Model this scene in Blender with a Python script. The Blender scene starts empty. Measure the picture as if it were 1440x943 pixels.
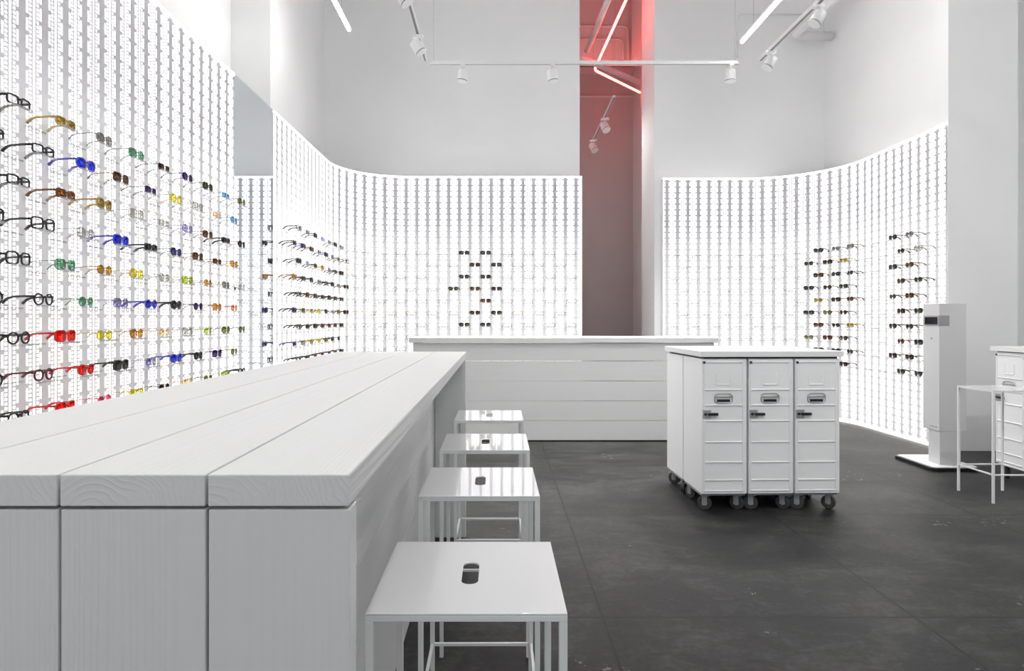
import bpy, math, random
from mathutils import Vector, Matrix
random.seed(7)
S = bpy.context.scene
C = S.collection
PI = math.pi

# ---------------------------------------------------------------- camera
CAM_Z = 1.30
F_PX = 920.0
cam = bpy.data.cameras.new('camera')
cam.sensor_width = 36.0
cam.lens = F_PX / 1440.0 * 36.0
cam.shift_x = 20.0 / 1440.0
cam.shift_y = -23.5 / 1440.0
cam.clip_start = 0.05
cam_o = bpy.data.objects.new('camera', cam)
cam_o.location = (0, 0, CAM_Z)
cam_o.rotation_euler = (PI / 2, 0, 0)
C.objects.link(cam_o)
S.camera = cam_o

# ---------------------------------------------------------------- light and exposure
S.view_settings.view_transform = 'Standard'
S.view_settings.look = 'None'
S.view_settings.gamma = 1.0
S.view_settings.use_curve_mapping = False
S.view_settings.exposure = 1.62
DAY = 0.42            # overcast daylight through the shop window behind the camera
HOLE = 0.95            # radiance of the light-wall perforations
GLOW = 0.055          # glow put into the steel sheet to lighten its bands
TUBE = 16.0           # radiance of the white linear lamps
NEON = 7.5            # radiance of the red neon tube
SPOT_W = 110.0         # track spot power
w = bpy.data.worlds.new('world')
S.world = w
w.use_nodes = True
bg = w.node_tree.nodes['Background']
bg.inputs[0].default_value = (0.93, 0.96, 1.0, 1)
bg.inputs[1].default_value = DAY
S.cycles.max_bounces = 9
S.cycles.diffuse_bounces = 5
S.cycles.glossy_bounces = 4
S.cycles.transparent_max_bounces = 24
S.cycles.caustics_reflective = False
S.cycles.caustics_refractive = False
S.cycles.sample_clamp_indirect = 6.0
S.cycles.use_denoising = True

# ---------------------------------------------------------------- materials
def mat(name, color, rough=0.6, metal=0.0, spec=0.5, coat=0.0, coat_rough=0.05):
    m = bpy.data.materials.new(name)
    m.use_nodes = True
    b = m.node_tree.nodes['Principled BSDF']
    b.inputs['Base Color'].default_value = (*color, 1)
    b.inputs['Roughness'].default_value = rough
    b.inputs['Metallic'].default_value = metal
    b.inputs['Specular IOR Level'].default_value = spec
    b.inputs['Coat Weight'].default_value = coat
    b.inputs['Coat Roughness'].default_value = coat_rough
    return m

class NT:
    """small node helper"""
    def __init__(s, m):
        s.t = m.node_tree
        s.n = s.t.nodes
        s.l = s.t.links
    def node(s, kind, **kw):
        x = s.n.new(kind)
        for k, v in kw.items():
            setattr(x, k, v)
        return x
    def put(s, sock, v):
        if isinstance(v, bpy.types.NodeSocket):
            s.l.new(v, sock)
        else:
            sock.default_value = v
    def m(s, op, a, b=0.0, c=None):
        x = s.n.new('ShaderNodeMath')
        x.operation = op
        s.put(x.inputs[0], a)
        s.put(x.inputs[1], b)
        if c is not None:
            s.put(x.inputs[2], c)
        return x.outputs[0]

def noise_mat(name, c1, c2, scale, rough=0.6, bump=0.0, spec=0.5, stretch=(1, 1, 1), detail=6, bdist=0.01):
    m = mat(name, c1, rough, 0, spec)
    t = NT(m)
    b = t.n['Principled BSDF']
    tc = t.node('ShaderNodeTexCoord')
    mp = t.node('ShaderNodeMapping')
    mp.inputs['Scale'].default_value = stretch
    t.l.new(tc.outputs['Object'], mp.inputs[0])
    nz = t.node('ShaderNodeTexNoise')
    nz.inputs['Scale'].default_value = scale
    nz.inputs['Detail'].default_value = detail
    t.l.new(mp.outputs[0], nz.inputs['Vector'])
    r = t.node('ShaderNodeValToRGB')
    r.color_ramp.elements[0].position = 0.3
    r.color_ramp.elements[1].position = 0.7
    r.color_ramp.elements[0].color = (*c1, 1)
    r.color_ramp.elements[1].color = (*c2, 1)
    t.l.new(nz.outputs['Fac'], r.inputs[0])
    t.l.new(r.outputs[0], b.inputs['Base Color'])
    if bump:
        bp = t.node('ShaderNodeBump')
        bp.inputs['Strength'].default_value = bump
        bp.inputs['Distance'].default_value = bdist
        t.l.new(nz.outputs['Fac'], bp.inputs['Height'])
        t.l.new(bp.outputs[0], b.inputs['Normal'])
    return m

def emit_mat(name, color, strength):
    m = bpy.data.materials.new(name)
    m.use_nodes = True
    n = m.node_tree.nodes
    n.remove(n['Principled BSDF'])
    e = n.new('ShaderNodeEmission')
    e.inputs[0].default_value = (*color, 1)
    e.inputs[1].default_value = strength
    m.node_tree.links.new(e.outputs[0], n['Material Output'].inputs[0])
    return m

M_WALL = noise_mat('white_plaster', (0.80, 0.80, 0.805), (0.83, 0.83, 0.83), 1.3, 0.75, 0.15, 0.2)
M_CEIL = mat('ceiling_paint', (0.84, 0.84, 0.84), 0.85, spec=0.1)
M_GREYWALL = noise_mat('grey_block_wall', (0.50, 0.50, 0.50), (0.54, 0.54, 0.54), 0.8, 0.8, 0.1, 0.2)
M_WHITE_METAL = mat('white_powder_coat', (0.80, 0.80, 0.805), 0.35, spec=0.5)
M_GLOSS = mat('glossy_white_lacquer', (0.76, 0.76, 0.77), 0.30, spec=0.6, coat=1.0, coat_rough=0.03)
M_TROLLEY = mat('trolley_white_aluminium', (0.88, 0.88, 0.885), 0.42, spec=0.4)
M_TOP = mat('white_laminate', (0.82, 0.82, 0.82), 0.3, spec=0.5)
M_DARK = mat('dark_rubber', (0.035, 0.035, 0.037), 0.6)
M_KIOSK = mat('light_grey_paint', (0.58, 0.58, 0.585), 0.4)
M_WHEEL = mat('grey_rubber_wheel', (0.045, 0.045, 0.047), 0.55)
M_STEEL = mat('brushed_steel', (0.55, 0.55, 0.56), 0.32, metal=0.9)
M_GREYPL = mat('grey_plastic', (0.30, 0.30, 0.31), 0.5)
M_BLACK = mat('black_plastic', (0.012, 0.012, 0.013), 0.35)
M_SCREEN = mat('dark_display_glass', (0.01, 0.01, 0.012), 0.08)
M_PIPE = mat('white_painted_pipe', (0.72, 0.72, 0.72), 0.5)
M_WIRE = mat('suspension_wire', (0.35, 0.35, 0.36), 0.5)
M_TRACKGREY = mat('track_groove', (0.22, 0.22, 0.23), 0.5)
M_TRACKLIGHT = mat('track_groove_light', (0.5, 0.5, 0.5), 0.5)
M_TUBE = emit_mat('white_lamp_light', (1.0, 0.99, 0.97), TUBE)
M_NEON = emit_mat('red_neon_light', (1.0, 0.06, 0.05), NEON)
M_MIRROR = mat('mirror_silver', (0.80, 0.84, 0.87), 0.0, metal=1.0)
M_EDGE = emit_mat('light_wall_edge_glow', (1.0, 0.99, 0.96), 1.4)

def floor_mat():
    m = mat('polished_dark_concrete', (0.08, 0.08, 0.08), 0.5, spec=0.22)
    t = NT(m)
    b = t.n['Principled BSDF']
    tc = t.node('ShaderNodeTexCoord')
    co = tc.outputs['Object']
    def nz(scale, detail, rough, sx=1, dist=0.0):
        mp = t.node('ShaderNodeMapping')
        mp.inputs['Scale'].default_value = (1, sx, 1)
        t.l.new(co, mp.inputs[0])
        x = t.node('ShaderNodeTexNoise')
        x.inputs['Scale'].default_value = scale
        x.inputs['Detail'].default_value = detail
        x.inputs['Roughness'].default_value = rough
        x.inputs['Distortion'].default_value = dist
        t.l.new(mp.outputs[0], x.inputs['Vector'])
        return x.outputs['Fac']
    n1, n2, n3 = nz(1.1, 6, .65, 1.5, 0.6), nz(6, 8, .7, 1.8, 1.0), nz(38, 4, .6)
    v = t.m('MULTIPLY_ADD', n1, 0.42, 0.0)
    v = t.m('MULTIPLY_ADD', n2, 0.43, v)
    v = t.m('MULTIPLY_ADD', n3, 0.15, v)
    r = t.node('ShaderNodeValToRGB')
    e = r.color_ramp.elements
    e[0].position, e[0].color = 0.40, (0.011, 0.011, 0.0115, 1)
    e[1].position, e[1].color = 0.62, (0.066, 0.0655, 0.064, 1)
    x = e.new(0.5); x.color = (0.027, 0.0267, 0.026, 1)
    t.l.new(v, r.inputs[0])
    # chipped pale specks
    n4 = nz(2.3, 2, .5); n5 = nz(26, 5, .6)
    sp = t.m('MULTIPLY', t.m('GREATER_THAN', n4, 0.66), t.m('GREATER_THAN', n5, 0.60))
    sp = t.m('MULTIPLY', sp, 0.45)
    # saw cut joints
    sep = t.node('ShaderNodeSeparateXYZ')
    t.l.new(co, sep.inputs[0])
    j = None
    for ax, vals, wd in ((0, (0.457, 1.815, 3.17, -0.9, -2.25), 0.0058), (1, (1.40, 2.85, 4.34, 5.82, 7.30, 8.8), 0.0065)):
        for q in vals:
            wob = t.m('MULTIPLY_ADD', n2, 0.005, -0.0025)
            dd = t.m('ABSOLUTE', t.m('ADD', t.m('SUBTRACT', sep.outputs[ax], q), wob))
            hit = t.m('LESS_THAN', dd, wd)
            j = hit if j is None else t.m('MAXIMUM', j, hit)
    mx = t.node('ShaderNodeMix', data_type='RGBA')
    t.l.new(sp, mx.inputs[0]); t.l.new(r.outputs[0], mx.inputs[6])
    mx.inputs[7].default_value = (0.32, 0.315, 0.30, 1)
    mx2 = t.node('ShaderNodeMix', data_type='RGBA')
    t.l.new(t.m('MULTIPLY', j, 0.9), mx2.inputs[0]); t.l.new(mx.outputs[2], mx2.inputs[6])
    mx2.inputs[7].default_value = (0.012, 0.012, 0.012, 1)
    t.l.new(mx2.outputs[2], b.inputs['Base Color'])
    t.l.new(t.m('MULTIPLY_ADD', n2, 0.30, 0.36), b.inputs['Roughness'])
    bp = t.node('ShaderNodeBump')
    bp.inputs['Strength'].default_value = 0.12
    bp.inputs['Distance'].default_value = 0.003
    t.l.new(t.m('SUBTRACT', n2, t.m('MULTIPLY', j, 1.5)), bp.inputs['Height'])
    t.l.new(bp.outputs[0], b.inputs['Normal'])
    return m
M_FLOOR = floor_mat()

def wood_mat():
    """white painted softwood; 'grain' attribute = plank space (across, thickness, along)"""
    m = mat('white_painted_planks', (0.80, 0.80, 0.80), 0.5, spec=0.3)
    t = NT(m)
    b = t.n['Principled BSDF']
    at = t.node('ShaderNodeAttribute'); at.attribute_name = 'grain'
    mp = t.node('ShaderNodeMapping')
    mp.inputs['Scale'].default_value = (1, 1, 0.035)
    t.l.new(at.outputs['Vector'], mp.inputs[0])
    nz = t.node('ShaderNodeTexNoise')
    nz.inputs['Scale'].default_value = 9
    nz.inputs['Detail'].default_value = 3
    t.l.new(mp.outputs[0], nz.inputs['Vector'])
    sep = t.node('ShaderNodeSeparateXYZ')
    t.l.new(mp.outputs[0], sep.inputs[0])
    x = t.m('MULTIPLY_ADD', nz.outputs['Fac'], 0.09, sep.outputs[0])
    y = t.m('MULTIPLY_ADD', nz.outputs['Fac'], 0.03, sep.outputs[1])
    rr = t.m('SQRT', t.m('ADD', t.m('MULTIPLY', x, x), t.m('MULTIPLY', y, y)))
    ring = t.m('SINE', t.m('MULTIPLY', rr, 700.0))
    ring = t.m('MULTIPLY_ADD', ring, 0.5, 0.5)
    ring = t.m('MULTIPLY', t.m('POWER', ring, 3.0), t.m('POWER', nz.outputs['Fac'], 1.5))
    fz = t.node('ShaderNodeTexNoise')
    fz.inputs['Scale'].default_value = 120
    fz.inputs['Detail'].default_value = 2
    mp2 = t.node('ShaderNodeMapping')
    mp2.inputs['Scale'].default_value = (1, 1, 0.03)
    t.l.new(at.outputs['Vector'], mp2.inputs[0])
    t.l.new(mp2.outputs[0], fz.inputs['Vector'])
    r = t.node('ShaderNodeValToRGB')
    r.color_ramp.elements[0].color = (0.70, 0.70, 0.70, 1)
    r.color_ramp.elements[1].color = (0.65, 0.65, 0.648, 1)
    t.l.new(t.m('MULTIPLY', ring, nz.outputs['Fac']), r.inputs[0])
    t.l.new(r.outputs[0], b.inputs['Base Color'])
    bp = t.node('ShaderNodeBump')
    bp.inputs['Strength'].default_value = 0.6
    bp.inputs['Distance'].default_value = 0.0011
    t.l.new(t.m('MULTIPLY_ADD', fz.outputs['Fac'], 0.45, ring), bp.inputs['Height'])
    t.l.new(bp.outputs[0], b.inputs['Normal'])
    return m
M_WOOD = wood_mat()

PITCH = 0.144
def perforated_mat(name, s0):
    """white sheet steel with columns of slots and holes over LED sheets; UV = (metres along, metres up)"""
    m = mat(name, (0.60, 0.592, 0.625), 0.5, spec=0.3)
    b0 = m.node_tree.nodes['Principled BSDF']
    t = NT(m)
    b = t.n['Principled BSDF']
    uv = t.node('ShaderNodeUVMap'); uv.uv_map = 'UVMap'
    sep = t.node('ShaderNodeSeparateXYZ')
    t.l.new(uv.outputs[0], sep.inputs[0])
    s, z = sep.outputs[0], sep.outputs[1]
    u = t.m('FRACT', t.m('ADD', t.m('DIVIDE', t.m('SUBTRACT', s, s0), PITCH), 100.5))
    u = t.m('MULTIPLY', t.m('ABSOLUTE', t.m('SUBTRACT', u, 0.5)), PITCH)
    def band(a, c):
        return t.m('MULTIPLY', t.m('GREATER_THAN', u, a), t.m('LESS_THAN', u, c))
    zd = t.m('FRACT', t.m('DIVIDE', z, 0.078))
    zo = t.m('FRACT', t.m('ADD', t.m('DIVIDE', z, 0.0195), 0.15))
    slot = t.m('LESS_THAN', u, 0.0068)
    dots = t.m('MULTIPLY', band(0.0165, 0.0305), t.m('LESS_THAN', zo, 0.62))
    dash = t.m('MULTIPLY', band(0.037, 0.049), t.m('LESS_THAN', zd, 0.72))
    h = t.m('MAXIMUM', slot, t.m('MAXIMUM', dots, dash))
    # the LED sheets behind: warm modules in the shelf zone, cool ones above and below
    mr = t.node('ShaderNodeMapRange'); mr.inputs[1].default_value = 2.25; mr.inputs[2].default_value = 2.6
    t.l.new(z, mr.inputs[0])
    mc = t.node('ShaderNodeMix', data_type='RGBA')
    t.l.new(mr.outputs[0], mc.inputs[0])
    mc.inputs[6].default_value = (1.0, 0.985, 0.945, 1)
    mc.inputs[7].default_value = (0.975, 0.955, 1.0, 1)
    em = t.node('ShaderNodeEmission')
    t.l.new(mc.outputs[2], em.inputs[0])
    em.inputs[1].default_value = HOLE
    # added glow lightens the sheet in the shelf zone, in place of scattered light
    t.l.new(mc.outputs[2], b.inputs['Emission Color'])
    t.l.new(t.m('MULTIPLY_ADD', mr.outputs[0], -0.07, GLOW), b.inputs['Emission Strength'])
    ms = t.node('ShaderNodeMixShader')
    t.l.new(h, ms.inputs[0]); t.l.new(b.outputs[0], ms.inputs[1]); t.l.new(em.outputs[0], ms.inputs[2])
    t.l.new(ms.outputs[0], t.n['Material Output'].inputs[0])
    return m

def clear_mat(name, tint, gloss, rough=0.05, diff=0.0, diffcol=(0.8, 0.8, 0.8)):
    m = bpy.data.materials.new(name)
    m.use_nodes = True
    t = NT(m)
    t.n.remove(t.n['Principled BSDF'])
    tr = t.node('ShaderNodeBsdfTransparent'); tr.inputs[0].default_value = (*tint, 1)
    gl = t.node('ShaderNodeBsdfGlossy'); gl.inputs['Roughness'].default_value = rough
    gl.inputs[0].default_value = (0.9, 0.9, 0.9, 1)
    a = t.node('ShaderNodeMixShader'); a.inputs[0].default_value = gloss
    t.l.new(tr.outputs[0], a.inputs[1]); t.l.new(gl.outputs[0], a.inputs[2])
    out = a.outputs[0]
    if diff:
        df = t.node('ShaderNodeBsdfDiffuse'); df.inputs[0].default_value = (*diffcol, 1)
        c = t.node('ShaderNodeMixShader'); c.inputs[0].default_value = diff
        t.l.new(out, c.inputs[1]); t.l.new(df.outputs[0], c.inputs[2])
        out = c.outputs[0]
    t.l.new(out, t.n['Material Output'].inputs[0])
    return m
M_ACRYL = clear_mat('clear_acrylic', (0.985, 0.985, 0.985), 0.05, 0.1, 0.06)
M_ACRYL_EDGE = clear_mat('acrylic_edge', (0.86, 0.87, 0.88), 0.1, 0.2, 0.35, (0.55, 0.55, 0.57))
M_GLASS = clear_mat('window_glass', (0.96, 0.98, 0.97), 0.06, 0.0)

# ---------------------------------------------------------------- mesh helpers
class MB:
    def __init__(s):
        s.v, s.f, s.mi, s.g = [], [], [], []
        s.cur = 0
    def add(s, verts, faces, grain=None):
        o = len(s.v)
        s.v += [tuple(p) for p in verts]
        s.g += grain if grain else [(0, 0, 0)] * len(verts)
        for f in faces:
            s.f.append([o + i for i in f]); s.mi.append(s.cur)
    def box(s, x0, x1, y0, y1, z0, z1, axis=None, ctr=(0, 0)):
        P = [(x, y, z) for z in (z0, z1) for y in (y0, y1) for x in (x0, x1)]
        F = [(0, 2, 3, 1), (4, 5, 7, 6), (0, 1, 5, 4), (2, 6, 7, 3), (0, 4, 6, 2), (1, 3, 7, 5)]
        g = None
        if axis is not None:
            r = random.uniform(0, 50)
            a = {0: (1, 2, 0), 1: (0, 2, 1), 2: (0, 1, 2)}[axis]
            lo = (x0, y0, z0)
            g = [(p[a[0]] - lo[a[0]] - ctr[0], p[a[1]] - lo[a[1]] - ctr[1], p[a[2]] + r) for p in P]
        s.add(P, F, g)
    def obox(s, o, ux, uy, uz):
        """box from corner o and three edge vectors"""
        o, ux, uy, uz = map(Vector, (o, ux, uy, uz))
        P = [o + ux * i + uy * j + uz * k for k in (0, 1) for j in (0, 1) for i in (0, 1)]
        s.add(P, [(0, 2, 3, 1), (4, 5, 7, 6), (0, 1, 5, 4), (2, 6, 7, 3), (0, 4, 6, 2), (1, 3, 7, 5)])
    def tube(s, pts, r, n=8, closed=False, caps=True):
        pts = [Vector(p) for p in pts]
        rings, prev = [], None
        N = len(pts)
        for i, p in enumerate(pts):
            if closed:
                t = pts[(i + 1) % N] - pts[i - 1]
            else:
                t = pts[min(i + 1, N - 1)] - pts[max(i - 1, 0)]
            t.normalize()
            if prev is None:
                up = Vector((0, 0, 1)) if abs(t.z) < 0.9 else Vector((1, 0, 0))
                a = t.cross(up).normalized()
            else:
                a = (prev - t * prev.dot(t)).normalized()
            prev = a
            b = t.cross(a)
            rr = r[i] if isinstance(r, (list, tuple)) else r
            rings.append([p + (a * math.cos(2 * PI * k / n) + b * math.sin(2 * PI * k / n)) * rr for k in range(n)])
        V = [q for ring in rings for q in ring]
        F = []
        for i in range(N if closed else N - 1):
            j = (i + 1) % N
            for k in range(n):
                F.append((i * n + k, i * n + (k + 1) % n, j * n + (k + 1) % n, j * n + k))
        if caps and not closed:
            F.append(tuple(reversed(range(n))))
            F.append(tuple((N - 1) * n + k for k in range(n)))
        s.add(V, F)
    def prism(s, poly, z0, z1):
        n = len(poly)
        V = [(x, y, z0) for x, y in poly] + [(x, y, z1) for x, y in poly]
        F = [tuple(reversed(range(n))), tuple(range(n, 2 * n))] + [(i, (i + 1) % n, n + (i + 1) % n, n + i) for i in range(n)]
        s.add(V, F)
    def mesh(s, name, mats):
        me = bpy.data.meshes.new(name)
        me.from_pydata(s.v, [], s.f)
        for m in (mats if isinstance(mats, (list, tuple)) else [mats]):
            me.materials.append(m)
        for p, i in zip(me.polygons, s.mi):
            p.material_index = i
        if any(g != (0, 0, 0) for g in s.g):
            at = me.attributes.new('grain', 'FLOAT_VECTOR', 'POINT')
            at.data.foreach_set('vector', [c for g in s.g for c in g])
        me.validate()
        me.update()
        return me
    def build(s, name, mats, parent=None, loc=(0, 0, 0), bevel=0.0, smooth=False):
        return link(name, s.mesh(name, mats), parent, loc, bevel, smooth)

def link(name, me, parent=None, loc=(0, 0, 0), bevel=0.0, smooth=False):
    o = bpy.data.objects.new(name, me)
    C.objects.link(o)
    o.location = loc
    if parent:
        o.parent = parent
    if smooth and me:
        for p in me.polygons:
            p.use_smooth = True
    if bevel:
        b = o.modifiers.new('bevel', 'BEVEL')
        b.width = bevel; b.segments = 2; b.limit_method = 'ANGLE'
        b.angle_limit = 0.6
    return o

def empty(name, loc=(0, 0, 0), rz=0.0):
    o = bpy.data.objects.new(name, None)
    C.objects.link(o)
    o.location = loc
    o.rotation_euler = (0, 0, rz)
    o.empty_display_size = 0.1
    return o

def tag(o, label, cat, group=None, kind=None):
    o['label'] = label
    o['category'] = cat
    if group: o['group'] = group
    if kind: o['kind'] = kind
    return o

def struct(name, mb, m, bevel=0.0):
    o = mb.build(name, m, None, bevel=bevel)
    o['kind'] = 'structure'
    return o

def copy_tree(o, parent=None):
    c = o.copy(); C.objects.link(c)
    if parent: c.parent = parent
    for ch in list(o.children):
        copy_tree(ch, c)
    return c

def box_struct(name, m, *bs):
    mb = MB()
    for b in bs: mb.box(*b)
    return struct(name, mb, m)

# ================================================================ SETTING
CEIL = 6.4
XL, XP, YB = -2.84, -2.42, 9.1
box_struct('floor', M_FLOOR, (-3.2, 6.2, -3.7, 14.0, -0.12, 0.0))
box_struct('ceiling', M_CEIL, (-3.2, 6.2, -3.7, 9.9, CEIL, CEIL + 0.15), (-0.9, 3.0, 9.9, 14.0, 7.9, 8.05))
box_struct('trim_soffit', M_WALL, (2.51, 2.85, 9.9, 12.27, 6.09, 7.9))
box_struct('wall_bulkhead', M_WALL, (-0.75, 2.85, 12.38, 12.53, 6.14, 7.9))
box_struct('wall_over_passage', M_WALL, (-0.9, 3.0, 9.8, 9.9, CEIL + 0.15, 7.9))
box_struct('wall_left', M_WALL, (XL - 0.15, XL, -3.5, 6.96, 0, CEIL), (XL - 0.15, XP, 6.96, YB, 0, CEIL))
box_struct('wall_back_left', M_WALL, (XL - 0.15, 1.14, YB, 9.9, 0, CEIL))
box_struct('wall_back_right', M_WALL, (2.18, 6.0, YB, 9.9, 0, CEIL))
box_struct('wall_right', M_WALL, (4.535, 4.75, 6.64, YB, 0, CEIL), (5.5, 5.65, -3.5, 6.75, 0, CEIL))
o = box_struct('wall_pier', M_WALL, (4.435, 5.12, 6.44, 6.64, 0.0, CEIL), (5.12, 5.65, 6.75, 6.85, 0.0, CEIL))
box_struct('wall_corridor', M_WALL, (2.85, 3.0, 9.9, 13.9, 0, 7.9))
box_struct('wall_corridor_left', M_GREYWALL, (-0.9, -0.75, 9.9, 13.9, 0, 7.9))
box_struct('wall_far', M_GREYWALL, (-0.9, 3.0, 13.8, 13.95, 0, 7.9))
# shop front behind the camera
box_struct('wall_front', M_WALL, (-3.0, 5.65, -3.6, -3.5, 0, 0.35), (-3.0, 5.65, -3.6, -3.5, 4.3, CEIL),
           (-3.0, -2.3, -3.6, -3.5, 0.35, 4.3), (5.0, 5.65, -3.6, -3.5, 0.35, 4.3))
wf = MB()
for x in (-2.3, -0.5, 1.3, 3.1, 4.94):
    wf.box(x, x + 0.06, -3.6, -3.52, 0.35, 4.3)
for z in (0.35, 2.9, 4.24):
    wf.box(-2.3, 5.0, -3.6, -3.52, z, z + 0.06)
w1 = struct('window_1', wf, M_GREYPL)
gp = MB(); gp.box(-2.28, 4.98, -3.565, -3.555, 0.4, 4.26)
gp.build('window_glass', M_GLASS, w1)

# ================================================================ LIGHT WALLS
ZT = 3.23
def path_left(r=0.9):
    """x, y and outward (room side) normal for an arc length along the left and back light wall, s = 0 at the mirror"""
    def f(s):
        if s < 1.92: return (-2.08, 6.06 + s, 1.0, 0.0)
        if s < 1.92 + r * PI / 2:
            a = (s - 1.92) / r
            return (-1.18 - r * math.cos(a), 7.98 + r * math.sin(a), math.cos(a), -math.sin(a))
        return (-1.18 + s - 1.92 - r * PI / 2, 8.88, 0.0, -1.0)
    return f
def path_near(s):
    return (-2.08, s, 1.0, 0.0)
def path_right(s, r=1.1):
    """s = 0 at the passage"""
    if s < 1.06: return (2.27 + s, 9.0, 0.0, -1.0)
    if s < 1.06 + r * PI / 2:
        a = (s - 1.06) / r
        return (3.33 + r * math.sin(a), 7.9 + r * math.cos(a), -math.sin(a), -math.cos(a))
    return (4.43, 7.9 - (s - 1.06 - r * PI / 2), -1.0, 0.0)

def light_wall(name, label, f, s_start, s_end, phase, group):
    root = empty(name)
    tag(root, label, 'light wall')
    n = max(2, int((s_end - s_start) / 0.06))
    T = 0.10
    me = bpy.data.meshes.new('perforated_sheet')
    V, F, UV = [], [], []
    ss = [s_start + (s_end - s_start) * i / n for i in range(n + 1)]
    for s in ss:
        x, y, nx, ny = f(s)
        V += [(x, y, 0.03), (x, y, ZT - 0.012)]
    for i in range(n):
        F.append((2 * i, 2 * i + 2, 2 * i + 3, 2 * i + 1))
        UV += [(ss[i], 0.03), (ss[i + 1], 0.03), (ss[i + 1], ZT - 0.012), (ss[i], ZT - 0.012)]
    me.from_pydata(V, [], F)
    uvl = me.uv_layers.new(name='UVMap')
    uvl.data.foreach_set('uv', [c for q in UV for c in q])
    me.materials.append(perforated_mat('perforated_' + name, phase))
    for p in me.polygons: p.use_smooth = True
    me.update()
    link('perforated_sheet', me, root)
    # casing behind the sheet
    cs = MB()
    V, F = [], []
    for s in ss:
        x, y, nx, ny = f(s)
        V += [(x - nx * 0.006, y - ny * 0.006, 0.0), (x - nx * T, y - ny * T, 0.0),
              (x - nx * T, y - ny * T, ZT), (x - nx * 0.006, y - ny * 0.006, ZT)]
    for i in range(n):
        for k in range(4):
            F.append((4 * i + k, 4 * i + (k + 1) % 4, 4 * i + 4 + (k + 1) % 4, 4 * i + 4 + k))
    F += [(3, 2, 1, 0), (4 * n, 4 * n + 1, 4 * n + 2, 4 * n + 3)]
    cs.add(V, F)
    cs.build('casing', M_WHITE_METAL, root)
    def strip(nm, z0, z1, m):
        sb = MB()
        V, F = [], []
        for s in ss:
            x, y, nx, ny = f(s)
            V += [(x + nx * 0.006, y + ny * 0.006, z0), (x - nx * 0.006, y - ny * 0.006, z0),
                  (x - nx * 0.006, y - ny * 0.006, z1), (x + nx * 0.006, y + ny * 0.006, z1)]
        for i in range(n):
            for k in range(4):
                F.append((4 * i + k, 4 * i + (k + 1) % 4, 4 * i + 4 + (k + 1) % 4, 4 * i + 4 + k))
        F += [(3, 2, 1, 0), (4 * n, 4 * n + 1, 4 * n + 2, 4 * n + 3)]
        sb.add(V, F)
        sb.build(nm, m, root)
    strip('glowing_top_edge', ZT - 0.014, ZT + 0.004, M_EDGE)
    strip('glowing_bottom_edge', 0.0, 0.032, M_EDGE)
    return root

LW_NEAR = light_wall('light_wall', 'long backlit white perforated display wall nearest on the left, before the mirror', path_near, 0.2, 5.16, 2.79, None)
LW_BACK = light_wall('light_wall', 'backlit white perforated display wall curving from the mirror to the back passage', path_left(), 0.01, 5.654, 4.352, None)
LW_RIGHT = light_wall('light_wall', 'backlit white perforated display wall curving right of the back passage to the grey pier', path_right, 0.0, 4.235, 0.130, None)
PL = path_left()

# mirror between the two left light walls
mr = empty('wall_mirror', (-2.08, 5.61, 0))
tag(mr, 'tall plain wall mirror between the two left display walls', 'mirror')
mb = MB(); mb.box(-0.10, -0.004, -0.447, 0.447, 0.0, ZT + 0.004)
mb.build('backing', M_WHITE_METAL, mr)
mb = MB(); mb.box(-0.004, 0.0, -0.447, 0.447, 0.0, ZT + 0.004)
mb.build('mirror_glass', M_MIRROR, mr)

# ================================================================ SHELVES
def shelf_mesh():
    mb = MB()
    mb.box(-0.064, 0.064, 0.0, 0.150, -0.005, 0.0)
    mb.cur = 1
    mb.box(-0.064, 0.064, 0.150, 0.154, -0.006, 0.003)
    mb.box(-0.064, 0.064, 0.0, 0.004, -0.012, -0.005)
    return mb.mesh('shelf', [M_ACRYL, M_ACRYL_EDGE])
SHELF = shelf_mesh()
ROW_Z = [2.155 - 0.16 * k for k in range(10)]

def frame_at(f, s, off):
    x, y, nx, ny = f(s)
    rz = math.atan2(-nx, ny)           # local +Y looks along the normal
    return x + nx * off, y + ny * off, rz

def shelves(root, f, pos):
    """pos: list of (s, row); the nearest hundred are parts of their own, the rest one piece"""
    pos = sorted(pos, key=lambda p: math.hypot(f(p[0])[0], f(p[0])[1]))
    for s, k in pos[:98]:
        o = bpy.data.objects.new('shelf', SHELF)
        C.objects.link(o)
        x, y, rz = frame_at(f, s, 0.007)
        o.location = (x, y, ROW_Z[k]); o.rotation_euler = (0, 0, rz); o.parent = root
    rest = pos[98:]
    if rest:
        mb = MB()
        for s, k in rest:
            x, y, rz = frame_at(f, s, 0.007)
            M = Matrix.Translation((x, y, ROW_Z[k])) @ Matrix.Rotation(rz, 4, 'Z')
            for poly in SHELF.polygons:
                mb.cur = poly.material_index
                mb.add([M @ SHELF.vertices[i].co for i in poly.vertices], [tuple(range(len(poly.vertices)))])
        o = mb.build('far_shelves', [M_ACRYL, M_ACRYL_EDGE], root)
        o['kind'] = 'stuff'

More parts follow.
